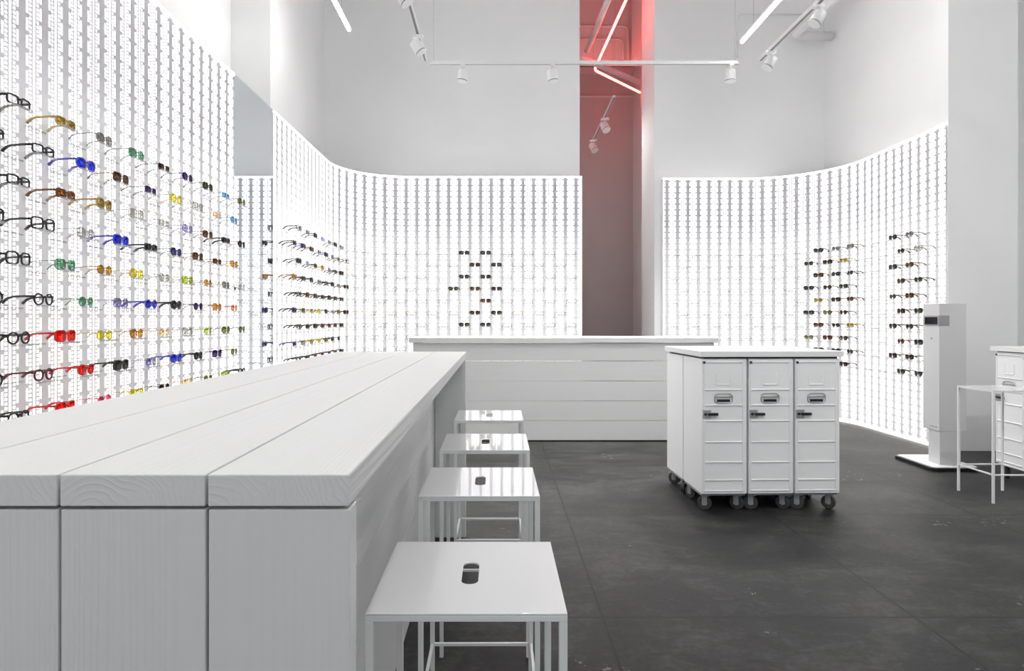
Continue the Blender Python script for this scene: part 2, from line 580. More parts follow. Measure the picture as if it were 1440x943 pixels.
NEAR_EVEN = [2.646 + 0.288 * j for j in range(9)]
NEAR_ODD = [2.502 + 0.288 * j for j in range(9)]
BACK_EVEN = [4.352 + 0.288 * m for m in range(-14, 5)]
BACK_ODD = [4.352 + 0.144 + 0.288 * m for m in range(-15, 4)]
RIGHT_EVEN = [0.130 + 0.288 * j for j in range(15) if 0.130 + 0.288 * j < 4.17]
RIGHT_ODD = [0.274 + 0.288 * j for j in range(14) if 0.274 + 0.288 * j < 4.17]
shelves(LW_NEAR, path_near, [(s, k) for k in range(10) for s in (NEAR_EVEN if k % 2 == 0 else NEAR_ODD)])
shelves(LW_BACK, PL, [(s, k) for k in range(10) for s in (BACK_EVEN if k % 2 == 0 else BACK_ODD)])
shelves(LW_RIGHT, path_right, [(s, k) for k in range(10) for s in (RIGHT_EVEN if k % 2 == 0 else RIGHT_ODD)])

# ================================================================ EYEWEAR
COL = {  # lens tint, frame colour
    'black': (None, (0.008, 0.008, 0.009)), 'clear': (None, (0.30, 0.29, 0.28)), 'gold wire': (None, (0.45, 0.33, 0.15)),
    'dark red': (None, (0.10, 0.008, 0.010)), 'tortoise': ((0.42, 0.20, 0.05), (0.13, 0.05, 0.01)),
    'red': ((0.85, 0.06, 0.03), (0.55, 0.02, 0.02)), 'pink': ((0.85, 0.22, 0.32), (0.70, 0.12, 0.22)),
    'blue': ((0.05, 0.12, 0.80), (0.10, 0.08, 0.45)), 'light blue': ((0.25, 0.55, 0.80), (0.10, 0.25, 0.40)),
    'green': ((0.30, 0.52, 0.38), (0.10, 0.20, 0.14)), 'dark green': ((0.10, 0.14, 0.05), (0.04, 0.05, 0.02)),
    'olive': ((0.36, 0.36, 0.12), (0.16, 0.15, 0.06)), 'lime': ((0.62, 0.70, 0.20), (0.35, 0.42, 0.05)),
    'yellow': ((0.88, 0.80, 0.18), (0.45, 0.38, 0.06)), 'amber': ((0.70, 0.45, 0.10), (0.30, 0.17, 0.03)),
    'gold': ((0.55, 0.42, 0.12), (0.40, 0.30, 0.10)), 'brown': ((0.24, 0.13, 0.05), (0.10, 0.05, 0.02)),
    'dark brown': ((0.13, 0.08, 0.04), (0.04, 0.02, 0.01)), 'cream': ((0.85, 0.72, 0.50), (0.75, 0.50, 0.30)),
    'orange': ((0.85, 0.38, 0.18), (0.60, 0.16, 0.08)), 'purple': ((0.14, 0.09, 0.28), (0.05, 0.03, 0.12)),
    'lavender': ((0.50, 0.48, 0.68), (0.30, 0.28, 0.42)), 'grey': ((0.42, 0.42, 0.40), (0.16, 0.16, 0.16)),
    'pale grey': ((0.68, 0.68, 0.66), (0.40, 0.40, 0.40)), 'dark grey': ((0.13, 0.14, 0.13), (0.03, 0.03, 0.03)),
    'navy': ((0.10, 0.10, 0.32), (0.03, 0.03, 0.10)),
}
LENS_M, FRAME_M = {}, {}
for c, (lt, fc) in COL.items():
    LENS_M[c] = clear_mat('lens_' + c.replace(' ', '_'), lt, 0.07, 0.03, 0.12, lt) if lt else clear_mat('lens_clear', (0.97, 0.97, 0.97), 0.05, 0.02)
    FRAME_M[c] = mat('frame_' + c.replace(' ', '_'), fc, 0.3)

def outline(shape):
    pts = []
    for i in range(20):
        a = 2 * PI * i / 20
        c, s = math.cos(a), math.sin(a)
        if shape == 'round': x, z = 0.0235 * c, 0.0225 * s
        elif shape == 'rectangular':
            x = 0.026 * math.copysign(abs(c) ** 0.45, c); z = 0.0175 * math.copysign(abs(s) ** 0.45, s)
        elif shape == 'aviator':
            x = 0.028 * math.copysign(abs(c) ** 0.75, c); z = 0.024 * s
            x += 0.004 * (1 if z < 0 else 0) * s
        else:                               # square oversized
            x = 0.029 * math.copysign(abs(c) ** 0.55, c); z = 0.024 * math.copysign(abs(s) ** 0.6, s)
        pts.append((x, z))
    return pts
SH = {}
def eyewear_meshes(shape, thick):
    """front frame, lenses and temples as meshes shared by all pairs of one shape"""
    key = (shape, thick)
    if key in SH: return SH[key]
    ol = outline(shape)
    hw = max(p[0] for p in ol); hh = max(p[1] for p in ol)
    cx = hw + 0.009
    r = (0.0042 if thick else 0.0020)
    zc = hh + r
    def bend(x): return -1.6 * x * x
    fr = MB()
    for sg in (-1, 1):
        fr.tube([(sg * (cx + p[0] if sg > 0 else cx + p[0]), bend(cx + p[0]), zc + p[1]) for p in ol], r, 6, closed=True)
    fr.tube([(-0.011, 0, zc + hh * 0.35), (0, 0.002, zc + hh * 0.5), (0.011, 0, zc + hh * 0.35)], r * 1.2, 6)
    xe = cx + hw
    for sg in (-1, 1):
        fr.tube([(sg * (xe - 0.001), bend(xe), zc + hh * 0.55), (sg * (xe + 0.005), bend(xe) - 0.003, zc + hh * 0.55)], r * 1.3, 6)
    lens = []
    for sg in (-1, 1):
        ln = MB()
        P = [(sg * (cx + p[0] * 0.98), bend(cx + p[0]) + dy, zc + p[1] * 0.98) for dy in (0.0006, -0.0006) for p in ol]
        n = len(ol)
        ln.add(P, [tuple(range(n)), tuple(reversed(range(n, 2 * n)))] + [(i, (i + 1) % n, n + (i + 1) % n, n + i) for i in range(n)])
        lens.append(ln)
    tem = []
    for sg in (-1, 1):
        tb = MB()
        x = sg * (xe + 0.005); y0 = bend(xe) - 0.003; z0 = zc + hh * 0.55
        rt = 0.0052 if thick else 0.0021
        tb.tube([(x, y0, z0), (x, y0 - 0.035, z0), (x * 0.99, y0 - 0.085, z0 - 0.003), (x * 0.97, y0 - 0.107, z0 - 0.010),
                 (x * 0.95, -0.136, max(0.004, z0 - 0.028))], [rt, rt, rt, rt * 1.2, rt * 1.3], 6)
        tem.append(tb)
    SH[key] = (fr, lens, tem)
    return SH[key]
ME = {}
def eyewear(shape, color, thick, detail):
    key = (shape, color, thick, detail)
    if key not in ME:
        fr, lens, tem = eyewear_meshes(shape, thick)
        root = None
        fm, lm = FRAME_M[color], LENS_M[color]
        if detail:
            ME[key] = [('front_frame', fr.mesh('front_frame', fm)), ('lens', lens[0].mesh('lens', lm)), ('lens', lens[1].mesh('lens', lm)),
                       ('temple', tem[0].mesh('temple', fm)), ('temple', tem[1].mesh('temple', fm))]
        else:
            a = MB()
            for src, mi in ((fr, 0), (lens[0], 1), (lens[1], 1), (tem[0], 0), (tem[1], 0)):
                a.cur = mi
                a.add(src.v, src.f)
            ME[key] = a.mesh('eyeglasses', [fm, lm])
        data = ME[key]
        for me in ([d[1] for d in data] if detail else [data]):
            for p in me.polygons: p.use_smooth = True
    data = ME[key]
    nm = 'eyeglasses' if COL[color][0] is None else 'sunglasses'
    if detail:
        root = empty(nm)
        for n, me in data:
            link(n, me, root)
        return root
    o = bpy.data.objects.new(nm, data)
    C.objects.link(o)
    return o

ORD = ['first', 'second', 'third', 'fourth', 'fifth', 'sixth', 'seventh', 'eighth', 'ninth', 'tenth', 'eleventh', 'twelfth', 'thirteenth',
       'fourteenth', 'fifteenth', 'sixteenth', 'seventeenth', 'eighteenth', 'nineteenth', 'twentieth']
ROWN = ['top', 'second', 'third', 'fourth', 'fifth', 'sixth', 'seventh', 'eighth', 'ninth', 'tenth']
def place(f, s, k, shape, color, thick, detail, label, group, cat=None):
    o = eyewear(shape, color, thick, detail)
    x, y, rz = frame_at(f, s, 0.007 + 0.140)
    o.location = (x, y, ROW_Z[k] + 0.0004)
    o.rotation_euler = (0, 0, rz + random.uniform(-0.05, 0.05))
    tag(o, label, cat or ('glasses' if COL[color][0] is None else 'sunglasses'), group)
def kindword(color):
    if color == 'clear': return 'thin clear-lens glasses'
    if color == 'gold wire': return 'thin gold-framed clear glasses'
    if color in ('black', 'dark red'): return color + ' framed clear glasses'
    return color + ' sunglasses'

NEAR = [
 ['black', 'gold', 'grey', 'green', 'dark brown', 'purple', 'dark green', 'light blue', 'olive'],
 ['black', 'black', 'blue', 'brown', 'purple', 'yellow', 'pale grey', 'cream', 'light blue'],
 ['black', 'tortoise', 'gold', 'pale grey', 'pale grey', 'lavender', 'brown', 'dark grey', 'dark brown'],
 ['black', 'black', 'pale grey', 'blue', 'dark grey', 'navy', 'brown', 'brown', 'amber'],
 ['black', 'green', 'amber', 'yellow', 'pale grey', 'lime', 'amber', 'grey', 'pale grey'],
 ['black', 'black', 'green', 'lavender', 'blue', 'dark grey', 'purple', 'amber', 'orange'],
 ['black', 'red', 'yellow', 'amber', 'cream', 'pale grey', 'lime', 'olive', 'olive'],
 ['black', 'dark red', 'red', 'dark grey', 'lavender', 'blue', 'dark grey', 'purple', 'olive'],
 ['black', 'red', 'pink', 'yellow', 'dark brown', 'cream', 'olive', 'lime', 'black'],
]
SHAPES = ['round', 'rectangular', 'aviator', 'square']
for k, row in enumerate(NEAR):
    pos = NEAR_EVEN if k % 2 == 0 else NEAR_ODD
    for j, c in enumerate(row):
        if c in ('black', 'dark red'):
            shape = 'rectangular' if k < 3 else ('round' if k >= 5 else 'square')
        else:
            shape = ['square', 'rectangular', 'aviator'][(k * 3 + j * 7) % 3] if k < 4 else ['round', 'aviator', 'round', 'square'][(k * 2 + j * 3) % 4]
        n = len(row) - 1 - j
        where = 'first pair left of the mirror' if n == 0 else '%s pair left of the mirror' % ORD[n]
        place(path_near, pos[j], k, shape, c, c in ('black', 'dark red', 'red', 'tortoise', 'dark grey', 'gold', 'blue'), True,
              '%s on the %s shelf row, %s' % (kindword(c), ROWN[k], where), 'eyewear on the wall left of the mirror')

BACKC = [
 ['black', 'grey', 'dark grey', 'lavender', 'grey', 'dark grey', 'grey'],
 ['dark grey', 'purple', 'brown', 'grey', 'purple', 'grey', 'olive'],
 ['dark grey', 'lavender', 'dark brown', 'gold', 'grey', 'dark grey', 'dark brown'],
 ['amber', 'dark brown', 'dark grey', 'grey', 'black', 'dark brown', 'grey'],
 ['black', 'brown', 'brown', 'dark brown', 'dark grey', 'brown', 'dark brown'],
 ['purple', 'olive', 'gold', 'yellow', 'dark grey', 'lavender', 'olive'],
 ['black', 'dark brown', 'dark brown', 'brown', 'dark brown', 'brown', 'dark brown'],
 ['purple', 'grey', 'gold', 'yellow', 'olive', 'dark grey', 'dark grey'],
 ['black', 'dark grey', 'dark brown', 'brown', 'purple', 'brown', 'dark grey'],
]
DARK = {0: {-1: 'dark grey', 0: 'dark grey'}, 1: {-1: 'dark brown', 0: 'dark grey'}, 2: {-1: 'dark grey', 0: 'dark brown'},
        3: {-2: 'dark green', -1: 'brown', 0: 'dark brown'}, 4: {0: 'brown'}, 5: {-1: 'dark brown', 0: 'dark green'},
        6: {-1: 'dark green', 0: 'dark grey'}}
EXTRA = {1: {7: 'black'}, 3: {7: 'dark brown'}, 5: {7: 'dark brown'}}
for k in range(9):
    pos = BACK_EVEN if k % 2 == 0 else BACK_ODD
    for j, s in enumerate(pos):
        m = round((s - 4.352 - (0.144 if k % 2 else 0)) / 0.288)
        if k >= 7 and s > 3.45: continue
        if k == 4 and m == -1: continue
        if k in (0, 2, 6) and m == -2: continue
        if j < len(BACKC[k]):
            c = BACKC[k][j]
        elif j in EXTRA.get(k, {}):
            c = EXTRA[k][j]
        elif m in DARK.get(k, {}) and s > 3.5:
            c = DARK[k][m]
            if k % 2 == 1 and m == -2 and k != 3: c = 'clear'
        else:
            c = 'gold wire' if k in (5,) else 'clear'
            if k in (0, 1) and m < -3 and (j + k) % 3 == 0: continue
        n = j
        where = 'first pair right of the mirror' if n == 0 else '%s pair right of the mirror' % ORD[n]
        shape = SHAPES[(j * 5 + k * 3) % 4] if c in ('clear', 'gold wire') else ['aviator', 'round', 'square'][(j + k) % 3]
        if m in (-2, -1, 0) and s > 3.5 and c not in ('clear', 'gold wire'): shape = 'aviator'
        place(PL, s, k, shape, c, c not in ('clear', 'gold wire', 'grey', 'lavender'), j < 8,
              '%s on the %s shelf row, %s' % (kindword(c), ROWN[k], where), 'eyewear on the wall right of the mirror')

RC = {0: ['dark grey', 'grey', 'grey', 'dark grey', 'grey'], 1: ['dark green', 'dark brown', 'gold', 'dark brown', 'pale grey'],
      2: ['brown', 'dark grey', 'black', 'dark grey', 'brown'], 3: ['dark grey', 'dark brown', 'black', 'brown', 'dark green'],
      4: ['gold', 'dark brown', 'brown', 'dark green', 'brown'], 5: ['dark grey', 'olive', 'dark brown', 'dark brown', 'dark green'],
      6: ['brown', 'dark brown', 'gold', 'dark brown', 'dark brown'], 7: ['olive', 'brown', 'dark grey', 'brown', 'dark grey'],
      8: ['dark grey', 'dark grey', 'dark green', 'dark brown', 'dark brown'], 9: ['dark green', 'dark grey', 'dark brown', 'dark green', 'dark grey']}
RX = {0: [1161, 1178, 1197, 1257, 1282], 1: [1150, 1170, 1188, 1268, 1293]}
def right_s(px, cands):
    best = None
    for s in cands:
        x, y, nx, ny = path_right(s)
        x += nx * 0.147; y += ny * 0.147
        e = abs(700 + F_PX * x / y - px)
        if best is None or e < best[0]: best = (e, s)
    return best[1]
RPOS = ['leftmost', 'second from the left', 'third from the left', 'second nearest the grey pier', 'nearest the grey pier']
for k in range(10):
    used = set()
    cands = RIGHT_EVEN if k % 2 == 0 else RIGHT_ODD
    for i, px in enumerate(RX[k % 2]):
        s = right_s(px, [q for q in cands if q not in used]); used.add(s)
        c = RC[k][i]
        if c == 'black': c = 'dark grey'
        place(path_right, s, k, ['aviator', 'round', 'square'][(i + k) % 3], c, True, True,
              '%s on the right wall, %s row, %s' % (kindword(c), ROWN[k], RPOS[i]), 'eyewear on the right wall')

# ================================================================ LONG TABLE
TX0, TX1, TY0, TY1, TH = -0.972, -0.191, 0.84, 3.98, 1.10
XS = [(-0.972, -0.767), (-0.763, -0.5665), (-0.5625, -0.3765), (-0.3725, -0.191)]
tb = empty('plank_table', (0, 0, 0))
tag(tb, 'long high white plank table in the left foreground', 'table')
mb = MB()
CT = [(0.10, -0.01), (0.07, -0.02), (0.09, -0.002), (0.055, 0.004)]
for (a, b), ct in zip(XS, CT):
    mb.box(a, b, TY0, TY1, TH - 0.041, TH, axis=1, ctr=ct)
mb.build('tabletop', M_WOOD, tb, bevel=0.0018)
CE = [(0.13, 0.03), (0.02, 0.035), (0.22, 0.04), (0.06, 0.09)]
for y0 in (TY0 + 0.002, TY1 - 0.09):
    mb = MB()
    for (a, b), ct in zip(XS, CE):
        mb.box(a, b, y0, y0 + 0.043, 0.0, TH - 0.0455, axis=2, ctr=ct)
    mb.build('end_panel', M_WOOD, tb, bevel=0.0018)
mb = MB()
for i in range(5):
    z0 = 0.0 + i * 0.2115
    mb.box(-0.415, -0.378, TY0 + 0.047, TY1 - 0.092, z0 + 0.001, min(z0 + 0.2105, TH - 0.0455), axis=1, ctr=(0.01, 0.10 + 0.03 * i))
mb.build('side_panel', M_WOOD, tb, bevel=0.001)
mb = MB()
for i in range(5):
    z0 = 0.0 + i * 0.2115
    mb.box(-0.80, -0.763, TY0 + 0.047, TY1 - 0.092, z0 + 0.001, min(z0 + 0.2105, TH - 0.0455), axis=1, ctr=(0.01, 0.10 + 0.03 * i))
mb.build('side_panel', M_WOOD, tb, bevel=0.001)

# ================================================================ BACK COUNTER
bc = empty('plank_counter', (0, 0, 0))
tag(bc, 'wide white plank counter in front of the back passage', 'counter')
mb = MB()
zz = [0.008, 0.218, 0.429, 0.640, 0.852, 1.044]
for i in range(5):
    mb.box(-0.90, 2.30, 6.95, 6.99, zz[i] + 0.003, zz[i + 1] - 0.002, axis=0, ctr=(0.01, 0.1))
mb.build('front_panel', M_WOOD, bc, bevel=0.002)
for x0, x1 in ((-0.898, -0.86), (2.26, 2.298)):
    mb = MB()
    for i in range(5):
        mb.box(x0, x1, 6.992, 7.60, zz[i] + 0.003, zz[i + 1] - 0.002, axis=1, ctr=(0.01, 0.1))
    mb.build('side_panel', M_WOOD, bc, bevel=0.002)
mb = MB()
for i in range(3):
    mb.box(-0.94, 2.34, 6.92 + i * 0.235, 6.92 + i * 0.235 + 0.231, 1.046, 1.10, axis=0, ctr=(0.1, -0.01))
mb.build('countertop', M_WOOD, bc, bevel=0.004)
mb = MB(); mb.box(-0.86, 2.26, 7.0, 7.58, 0.0, 0.05)
mb.build('plinth', M_DARK, bc)

# ================================================================ STOOLS
def make_stool():
    W, D, H, t = 0.347, 0.361, 0.796, 0.0145
    root = empty('metal_stool')
    # seat plate with oblong grip hole
    me = MB()
    hw, hl, n = 0.016, 0.055, 8
    hole = [(hw * math.cos(a), (hl - hw) + hw * math.sin(a)) for a in [PI * i / n for i in range(n + 1)]]
    hole += [(-hw, 0.0)]
    hole += [(hw * math.cos(a), -(hl - hw) + hw * math.sin(a)) for a in [PI + PI * i / n for i in range(n + 1)]]
    hole += [(hw, 0.0)]
    outer = []
    for (x, y) in hole:
        a = math.atan2(y, x)
        k = min(W / 2 / max(1e-6, abs(math.cos(a))), D / 2 / max(1e-6, abs(math.sin(a))))
        outer.append((k * math.cos(a), k * math.sin(a)))
    cr = []
    N = len(hole)
    # insert true corners
    pts_o, pts_h = [], []
    for i in range(N):
        pts_o.append(outer[i]); pts_h.append(hole[i])
        j = (i + 1) % N
        a, b = outer[i], outer[j]
        if abs(abs(a[0]) - W / 2) < 1e-6 and abs(abs(b[1]) - D / 2) < 1e-6 or abs(abs(a[1]) - D / 2) < 1e-6 and abs(abs(b[0]) - W / 2) < 1e-6:
            cxn = math.copysign(W / 2, a[0] + b[0]); cyn = math.copysign(D / 2, a[1] + b[1])
            pts_o.append((cxn, cyn)); pts_h.append(((hole[i][0] + hole[j][0]) / 2, (hole[i][1] + hole[j][1]) / 2))
    N = len(pts_o)
    T = 0.004
    V = [(x, y, H) for x, y in pts_o] + [(x, y, H) for x, y in pts_h] + [(x, y, H - T) for x, y in pts_o] + [(x, y, H - T) for x, y in pts_h]
    F = []
    for i in range(N):
        j = (i + 1) % N
        F.append((i, j, N + j, N + i))
        F.append((2 * N + i, 3 * N + i, 3 * N + j, 2 * N + j))
        F.append((i, 2 * N + i, 2 * N + j, j))
        F.append((N + i, N + j, 3 * N + j, 3 * N + i))
    me.add(V, F)
    me.build('seat', M_GLOSS, root, bevel=0.0015)
    rm = MB()
    rm.box(-W / 2, W / 2, -D / 2, -D / 2 + t, H - 0.0145, H - T)
    rm.box(-W / 2, W / 2, D / 2 - t, D / 2, H - 0.0145, H - T)
    rm.box(-W / 2, -W / 2 + t, -D / 2 + t, D / 2 - t, H - 0.0145, H - T)
    rm.box(W / 2 - t, W / 2, -D / 2 + t, D / 2 - t, H - 0.0145, H - T)
    rm.build('seat_rail', M_WHITE_METAL, root, bevel=0.001)
    for sx in (-1, 1):
        for sy in (-1, 1):
            lg = MB()
            x0 = sx * (W / 2 - t / 2); y0 = sy * (D / 2 - t / 2)
            lg.box(x0 - t / 2, x0 + t / 2, y0 - t / 2, y0 + t / 2, 0, H - 0.0145)
            lg.build('leg', M_WHITE_METAL, root, bevel=0.001)
    h = 0.200; q = 0.010
    fr = MB()
    for sy in (-1, 1):
        y0 = sy * (D / 2 - t / 2)
        fr.box(-W / 2 + t, W / 2 - t, y0 - q / 2, y0 + q / 2, h - q / 2, h + q / 2)
    for sx in (-1, 1):
        x0 = sx * (W / 2 - t / 2)
        fr.box(x0 - q / 2, x0 + q / 2, -D / 2 + t, D / 2 - t, h - q / 2, h + q / 2)
    fr.build('footrest', M_WHITE_METAL, root, bevel=0.001)
    return root
st0 = make_stool()
stools = [(-0.054, 1.300, 'white metal stool with slotted seat, nearest in the foreground beside the table', 0.0),
          (-0.054, 2.040, 'white metal stool with slotted seat, second from the front beside the table', 0.004),
          (-0.050, 2.690, 'white metal stool with slotted seat, third from the front beside the table', 0.0),
          (-0.044, 3.425, 'white metal stool with slotted seat, farthest back beside the table', 0.0),
          (3.655, 4.780, 'white metal stool standing alone by the terminal at the right edge', 0.0)]
for i, (x, y, lb, rz) in enumerate(stools):
    o = st0 if i == 0 else copy_tree(st0)
    o.location = (x, y, 0); o.rotation_euler = (0, 0, rz)
    tag(o, lb, 'stool', 'white metal stools')

# ================================================================ TROLLEYS
def rbox_ring(mb, x0, x1, z0, z1, y0, y1, wdt):
    mb.box(x0, x1, y0, y1, z1 - wdt, z1); mb.box(x0, x1, y0, y1, z0, z0 + wdt)
    mb.box(x0, x0 + wdt, y0, y1, z0 + wdt, z1 - wdt); mb.box(x1 - wdt, x1, y0, y1, z0 + wdt, z1 - wdt)
def make_trolley():
    """half size airline trolley, front at y = 0 facing -Y, depth 0.405"""
    W, D, Z0, Z1 = 0.305, 0.405, 0.117, 1.030
    root = empty('service_trolley')
    b = MB()
    b.box(-W / 2, W / 2, 0.016, D, Z0, Z1)
    b.build('body', M_TROLLEY, root, bevel=0.004)
    b = MB()
    b.box(-W / 2 + 0.003, W / 2 - 0.003, 0.03, D - 0.01, Z0 - 0.014, Z0)
    b.build('base_frame', M_GREYPL, root)
    door = MB()
    door.box(-W / 2 + 0.001, W / 2 - 0.001, 0.004, 0.0155, Z0 + 0.004, Z1 - 0.004)
    d = door.build('door', M_TROLLEY, root, bevel=0.002)
    rb = MB()
    x0, x1 = -W / 2 + 0.010, W / 2 - 0.022
    rbox_ring(rb, x0, x1, 0.137, 1.012, -0.001, 0.0045, 0.009)
    for z in (0.822, 0.717, 0.612, 0.470, 0.334, 0.214):
        rb.box(x0 + 0.009, x1 - 0.009, -0.0015, 0.0045, z - 0.0045, z + 0.0045)
    rb.build('pressed_ribs', M_TROLLEY, d, bevel=0.0025)
    ch = MB()
    for xx in (-0.058, 0.040):
        ch.box(xx - 0.0035, xx + 0.0035, 0.000, 0.0045, 0.860, 0.935)
    ch.box(-0.0545, 0.0365, 0.000, 0.0045, 0.852, 0.860)
    ch.build('card_holder', M_TROLLEY, d, bevel=0.001)
    hd = MB()
    hx, hz, hw, hh = -0.008, 0.765, 0.062, 0.033
    pts = []
    for i in range(24):
        a = 2 * PI * i / 24
        pts.append((hx + hw * math.copysign(abs(math.cos(a)) ** 0.5, math.cos(a)), 0.0005, hz + hh * math.copysign(abs(math.sin(a)) ** 0.6, math.sin(a))))
    hd.tube(pts, 0.0028, 6, closed=True)
    hd.build('handle_bezel', M_STEEL, d, smooth=True)
    hb = MB(); hb.box(hx - 0.044, hx + 0.044, -0.0005, 0.0035, hz - 0.024, hz - 0.008)
    hb.build('handle_recess', M_BLACK, d)
    hb = MB()
    hb.tube([(hx - 0.050, 0.002, hz + 0.008), (hx - 0.050, -0.014, hz + 0.012), (hx + 0.050, -0.014, hz + 0.012), (hx + 0.050, 0.002, hz + 0.008)], 0.0055, 8)
    hb.build('handle', M_STEEL, d, smooth=True)
    lp = MB(); lp.box(-0.148, -0.092, -0.003, 0.0035, 0.630, 0.688)
    lp.build('latch_plate', M_STEEL, d, bevel=0.002)
    ll = MB(); ll.box(-0.115, -0.048, -0.018, -0.0035, 0.650, 0.668); ll.box(-0.140, -0.124, -0.010, -0.0035, 0.651, 0.667)
    ll.build('latch_lever', M_BLACK, d, bevel=0.003)
    bu = MB(); bu.box(-0.147, -0.131, -0.003, 0.0035, 0.998, 1.014)
    bu.build('door_stop', M_DARK, d, bevel=0.002)
    for sx in (-1, 1):
        for cy in (0.062, D - 0.062):
            fk = MB()
            x = 0.0
            fk.box(x - 0.020, x + 0.020, -0.028, 0.022, 0.096, 0.1025)
            for q in (-0.020, 0.016):
                fk.box(x + q, x + q + 0.004, -0.012, 0.022, 0.035, 0.096)
            c = fk.build('caster', M_GREYPL, root, loc=(sx * 0.112, cy, 0))
            c.rotation_euler = (0, 0, {(-1, -1): 1.25, (1, -1): 0.85, (-1, 1): 0.5, (1, 1): 2.3}[(sx, 1 if cy > 0.2 else -1)])
            wh = MB()
            cyv = 0.004
            wh.tube([(x - 0.014, cyv, 0.0465), (x - 0.012, cyv, 0.0465), (x + 0.012, cyv, 0.0465), (x + 0.014, cyv, 0.0465)], [0.0425, 0.0465, 0.0465, 0.0425], 20)
            wh.build('wheel', M_WHEEL, c)
            hub = MB(); hub.tube([(x - 0.0155, cyv, 0.0465), (x + 0.0155, cyv, 0.0465)], 0.018, 12)
            hub.build('wheel_hub', M_GREYPL, c)
    return root
TA = math.radians(1.7)
ORG = Vector((1.375, 4.40, 0))
def tw(x, y):
    return (ORG.x + x * math.cos(TA) - y * math.sin(TA), ORG.y + x * math.sin(TA) + y * math.cos(TA), 0)
tr0 = make_trolley()
names = ['left', 'middle', 'right']
first = True
for r in range(2):
    for c in range(3):
        t = tr0 if first else copy_tree(tr0)
        first = False
        xc = 0.153 + c * 0.318
        if r == 0:
            t.location = tw(xc, 0.0); t.rotation_euler = (0, 0, TA)
            tag(t, 'white metal service trolley on casters, %s of the front three under the white top' % names[c], 'trolley', 'trolleys under the white top')
        else:
            t.location = tw(xc, 0.83); t.rotation_euler = (0, 0, TA + PI)
            tag(t, 'white metal service trolley on casters, %s of the rear three under the white top' % names[c], 'trolley', 'trolleys under the white top')
mb = MB(); mb.box(-0.013, 0.960, -0.012, 0.842, 1.0435, 1.0815)
wt = mb.build('white_worktop', M_TOP, None, loc=tuple(ORG), bevel=0.002)
wt.rotation_euler = (0, 0, TA)
tag(wt, 'square white worktop lying across the block of six trolleys', 'worktop')
mb = MB(); mb.box(0.02, 0.935, 0.02, 0.81, 1.0305, 1.043)
sp = mb.build('spacer', M_DARK, wt)

# trolleys by the right edge, doors facing the room
lab = ['white metal service trolley beside the lone stool at the right edge', 'white metal service trolley just outside the right edge, next to its twin']
for i in range(2):
    t = copy_tree(tr0)
    t.location = (4.10, 5.24 - i * 0.318, 0); t.rotation_euler = (0, 0, -PI / 2)
    tag(t, lab[i], 'trolley', 'trolleys at the right edge')
mb = MB(); mb.box(4.085, 4.52, 4.74, 5.43, 1.036, 1.074)
mb.cur = 1; mb.box(4.12, 4.50, 4.77, 5.40, 1.0305, 1.036)
o = mb.build('side_worktop', [M_TOP, M_DARK], None, bevel=0.002)
tag(o, 'white worktop on the trolleys at the right edge', 'worktop')

# ================================================================ TERMINAL (white column kiosk)
kx0, kx1, ky0, ky1 = 3.827, 4.062, 5.67, 5.89
ki = empty('terminal_column', (kx0, ky0, 0))
tag(ki, 'tall white measuring column with small dark display in front of the grey pier', 'terminal')
mb = MB()
def rr(x0, x1, y0, y1, r, n=5):
    P = []
    for cx, cy, a0 in ((x1 - r, y1 - r, 0), (x0 + r, y1 - r, 90), (x0 + r, y0 + r, 180), (x1 - r, y0 + r, 270)):
        for i in range(n + 1):
            a = math.radians(a0 + 90 * i / n)
            P.append((cx + r * math.cos(a), cy + r * math.sin(a)))
    return P
mb.prism(rr(-0.127, 0.30, -0.11, 0.46, 0.05), 0.003, 0.028)
mb.build('base_rim', M_BLACK, ki)
mb = MB(); mb.prism(rr(-0.105, 0.28, -0.088, 0.44, 0.035), 0.028, 0.034)
mb.build('base_plate', M_TOP, ki)
mb = MB(); mb.box(0.006, 0.19, 0.004, 0.155, 0.034, 0.325)
mb.build('lower_column', M_KIOSK, ki, bevel=0.003)
mb = MB(); mb.box(0, kx1 - kx0, 0, ky1 - ky0, 0.325, 1.432)
mb.build('upper_column', M_KIOSK, ki, bevel=0.003)
mb = MB(); mb.box(-0.003, -0.0005, 0.0, ky1 - ky0 - 0.008, 1.238, 1.328); mb.box(-0.003, 0.085, -0.003, -0.0005, 1.238, 1.328)
mb.build('display_bezel', M_GREYPL, ki)
mb = MB(); mb.box(-0.006, -0.0035, 0.02, 0.185, 1.252, 1.315)
mb.build('display', M_SCREEN, ki)
mb = MB(); mb.tube([(-0.0005, 0.10, 1.128), (-0.006, 0.10, 1.128)], 0.008, 12)
mb.build('button', M_GREYPL, ki)
# illegible small maker's print near the foot of the upper column
mb = MB()
for i, wdt in enumerate((0.010, 0.007, 0.012, 0.008, 0.010, 0.006)):
    mb.box(-0.0012, -0.0004, 0.03 + i * 0.018, 0.03 + i * 0.018 + wdt, 0.352, 0.362)
mb.build('small_print', M_GREYPL, ki)

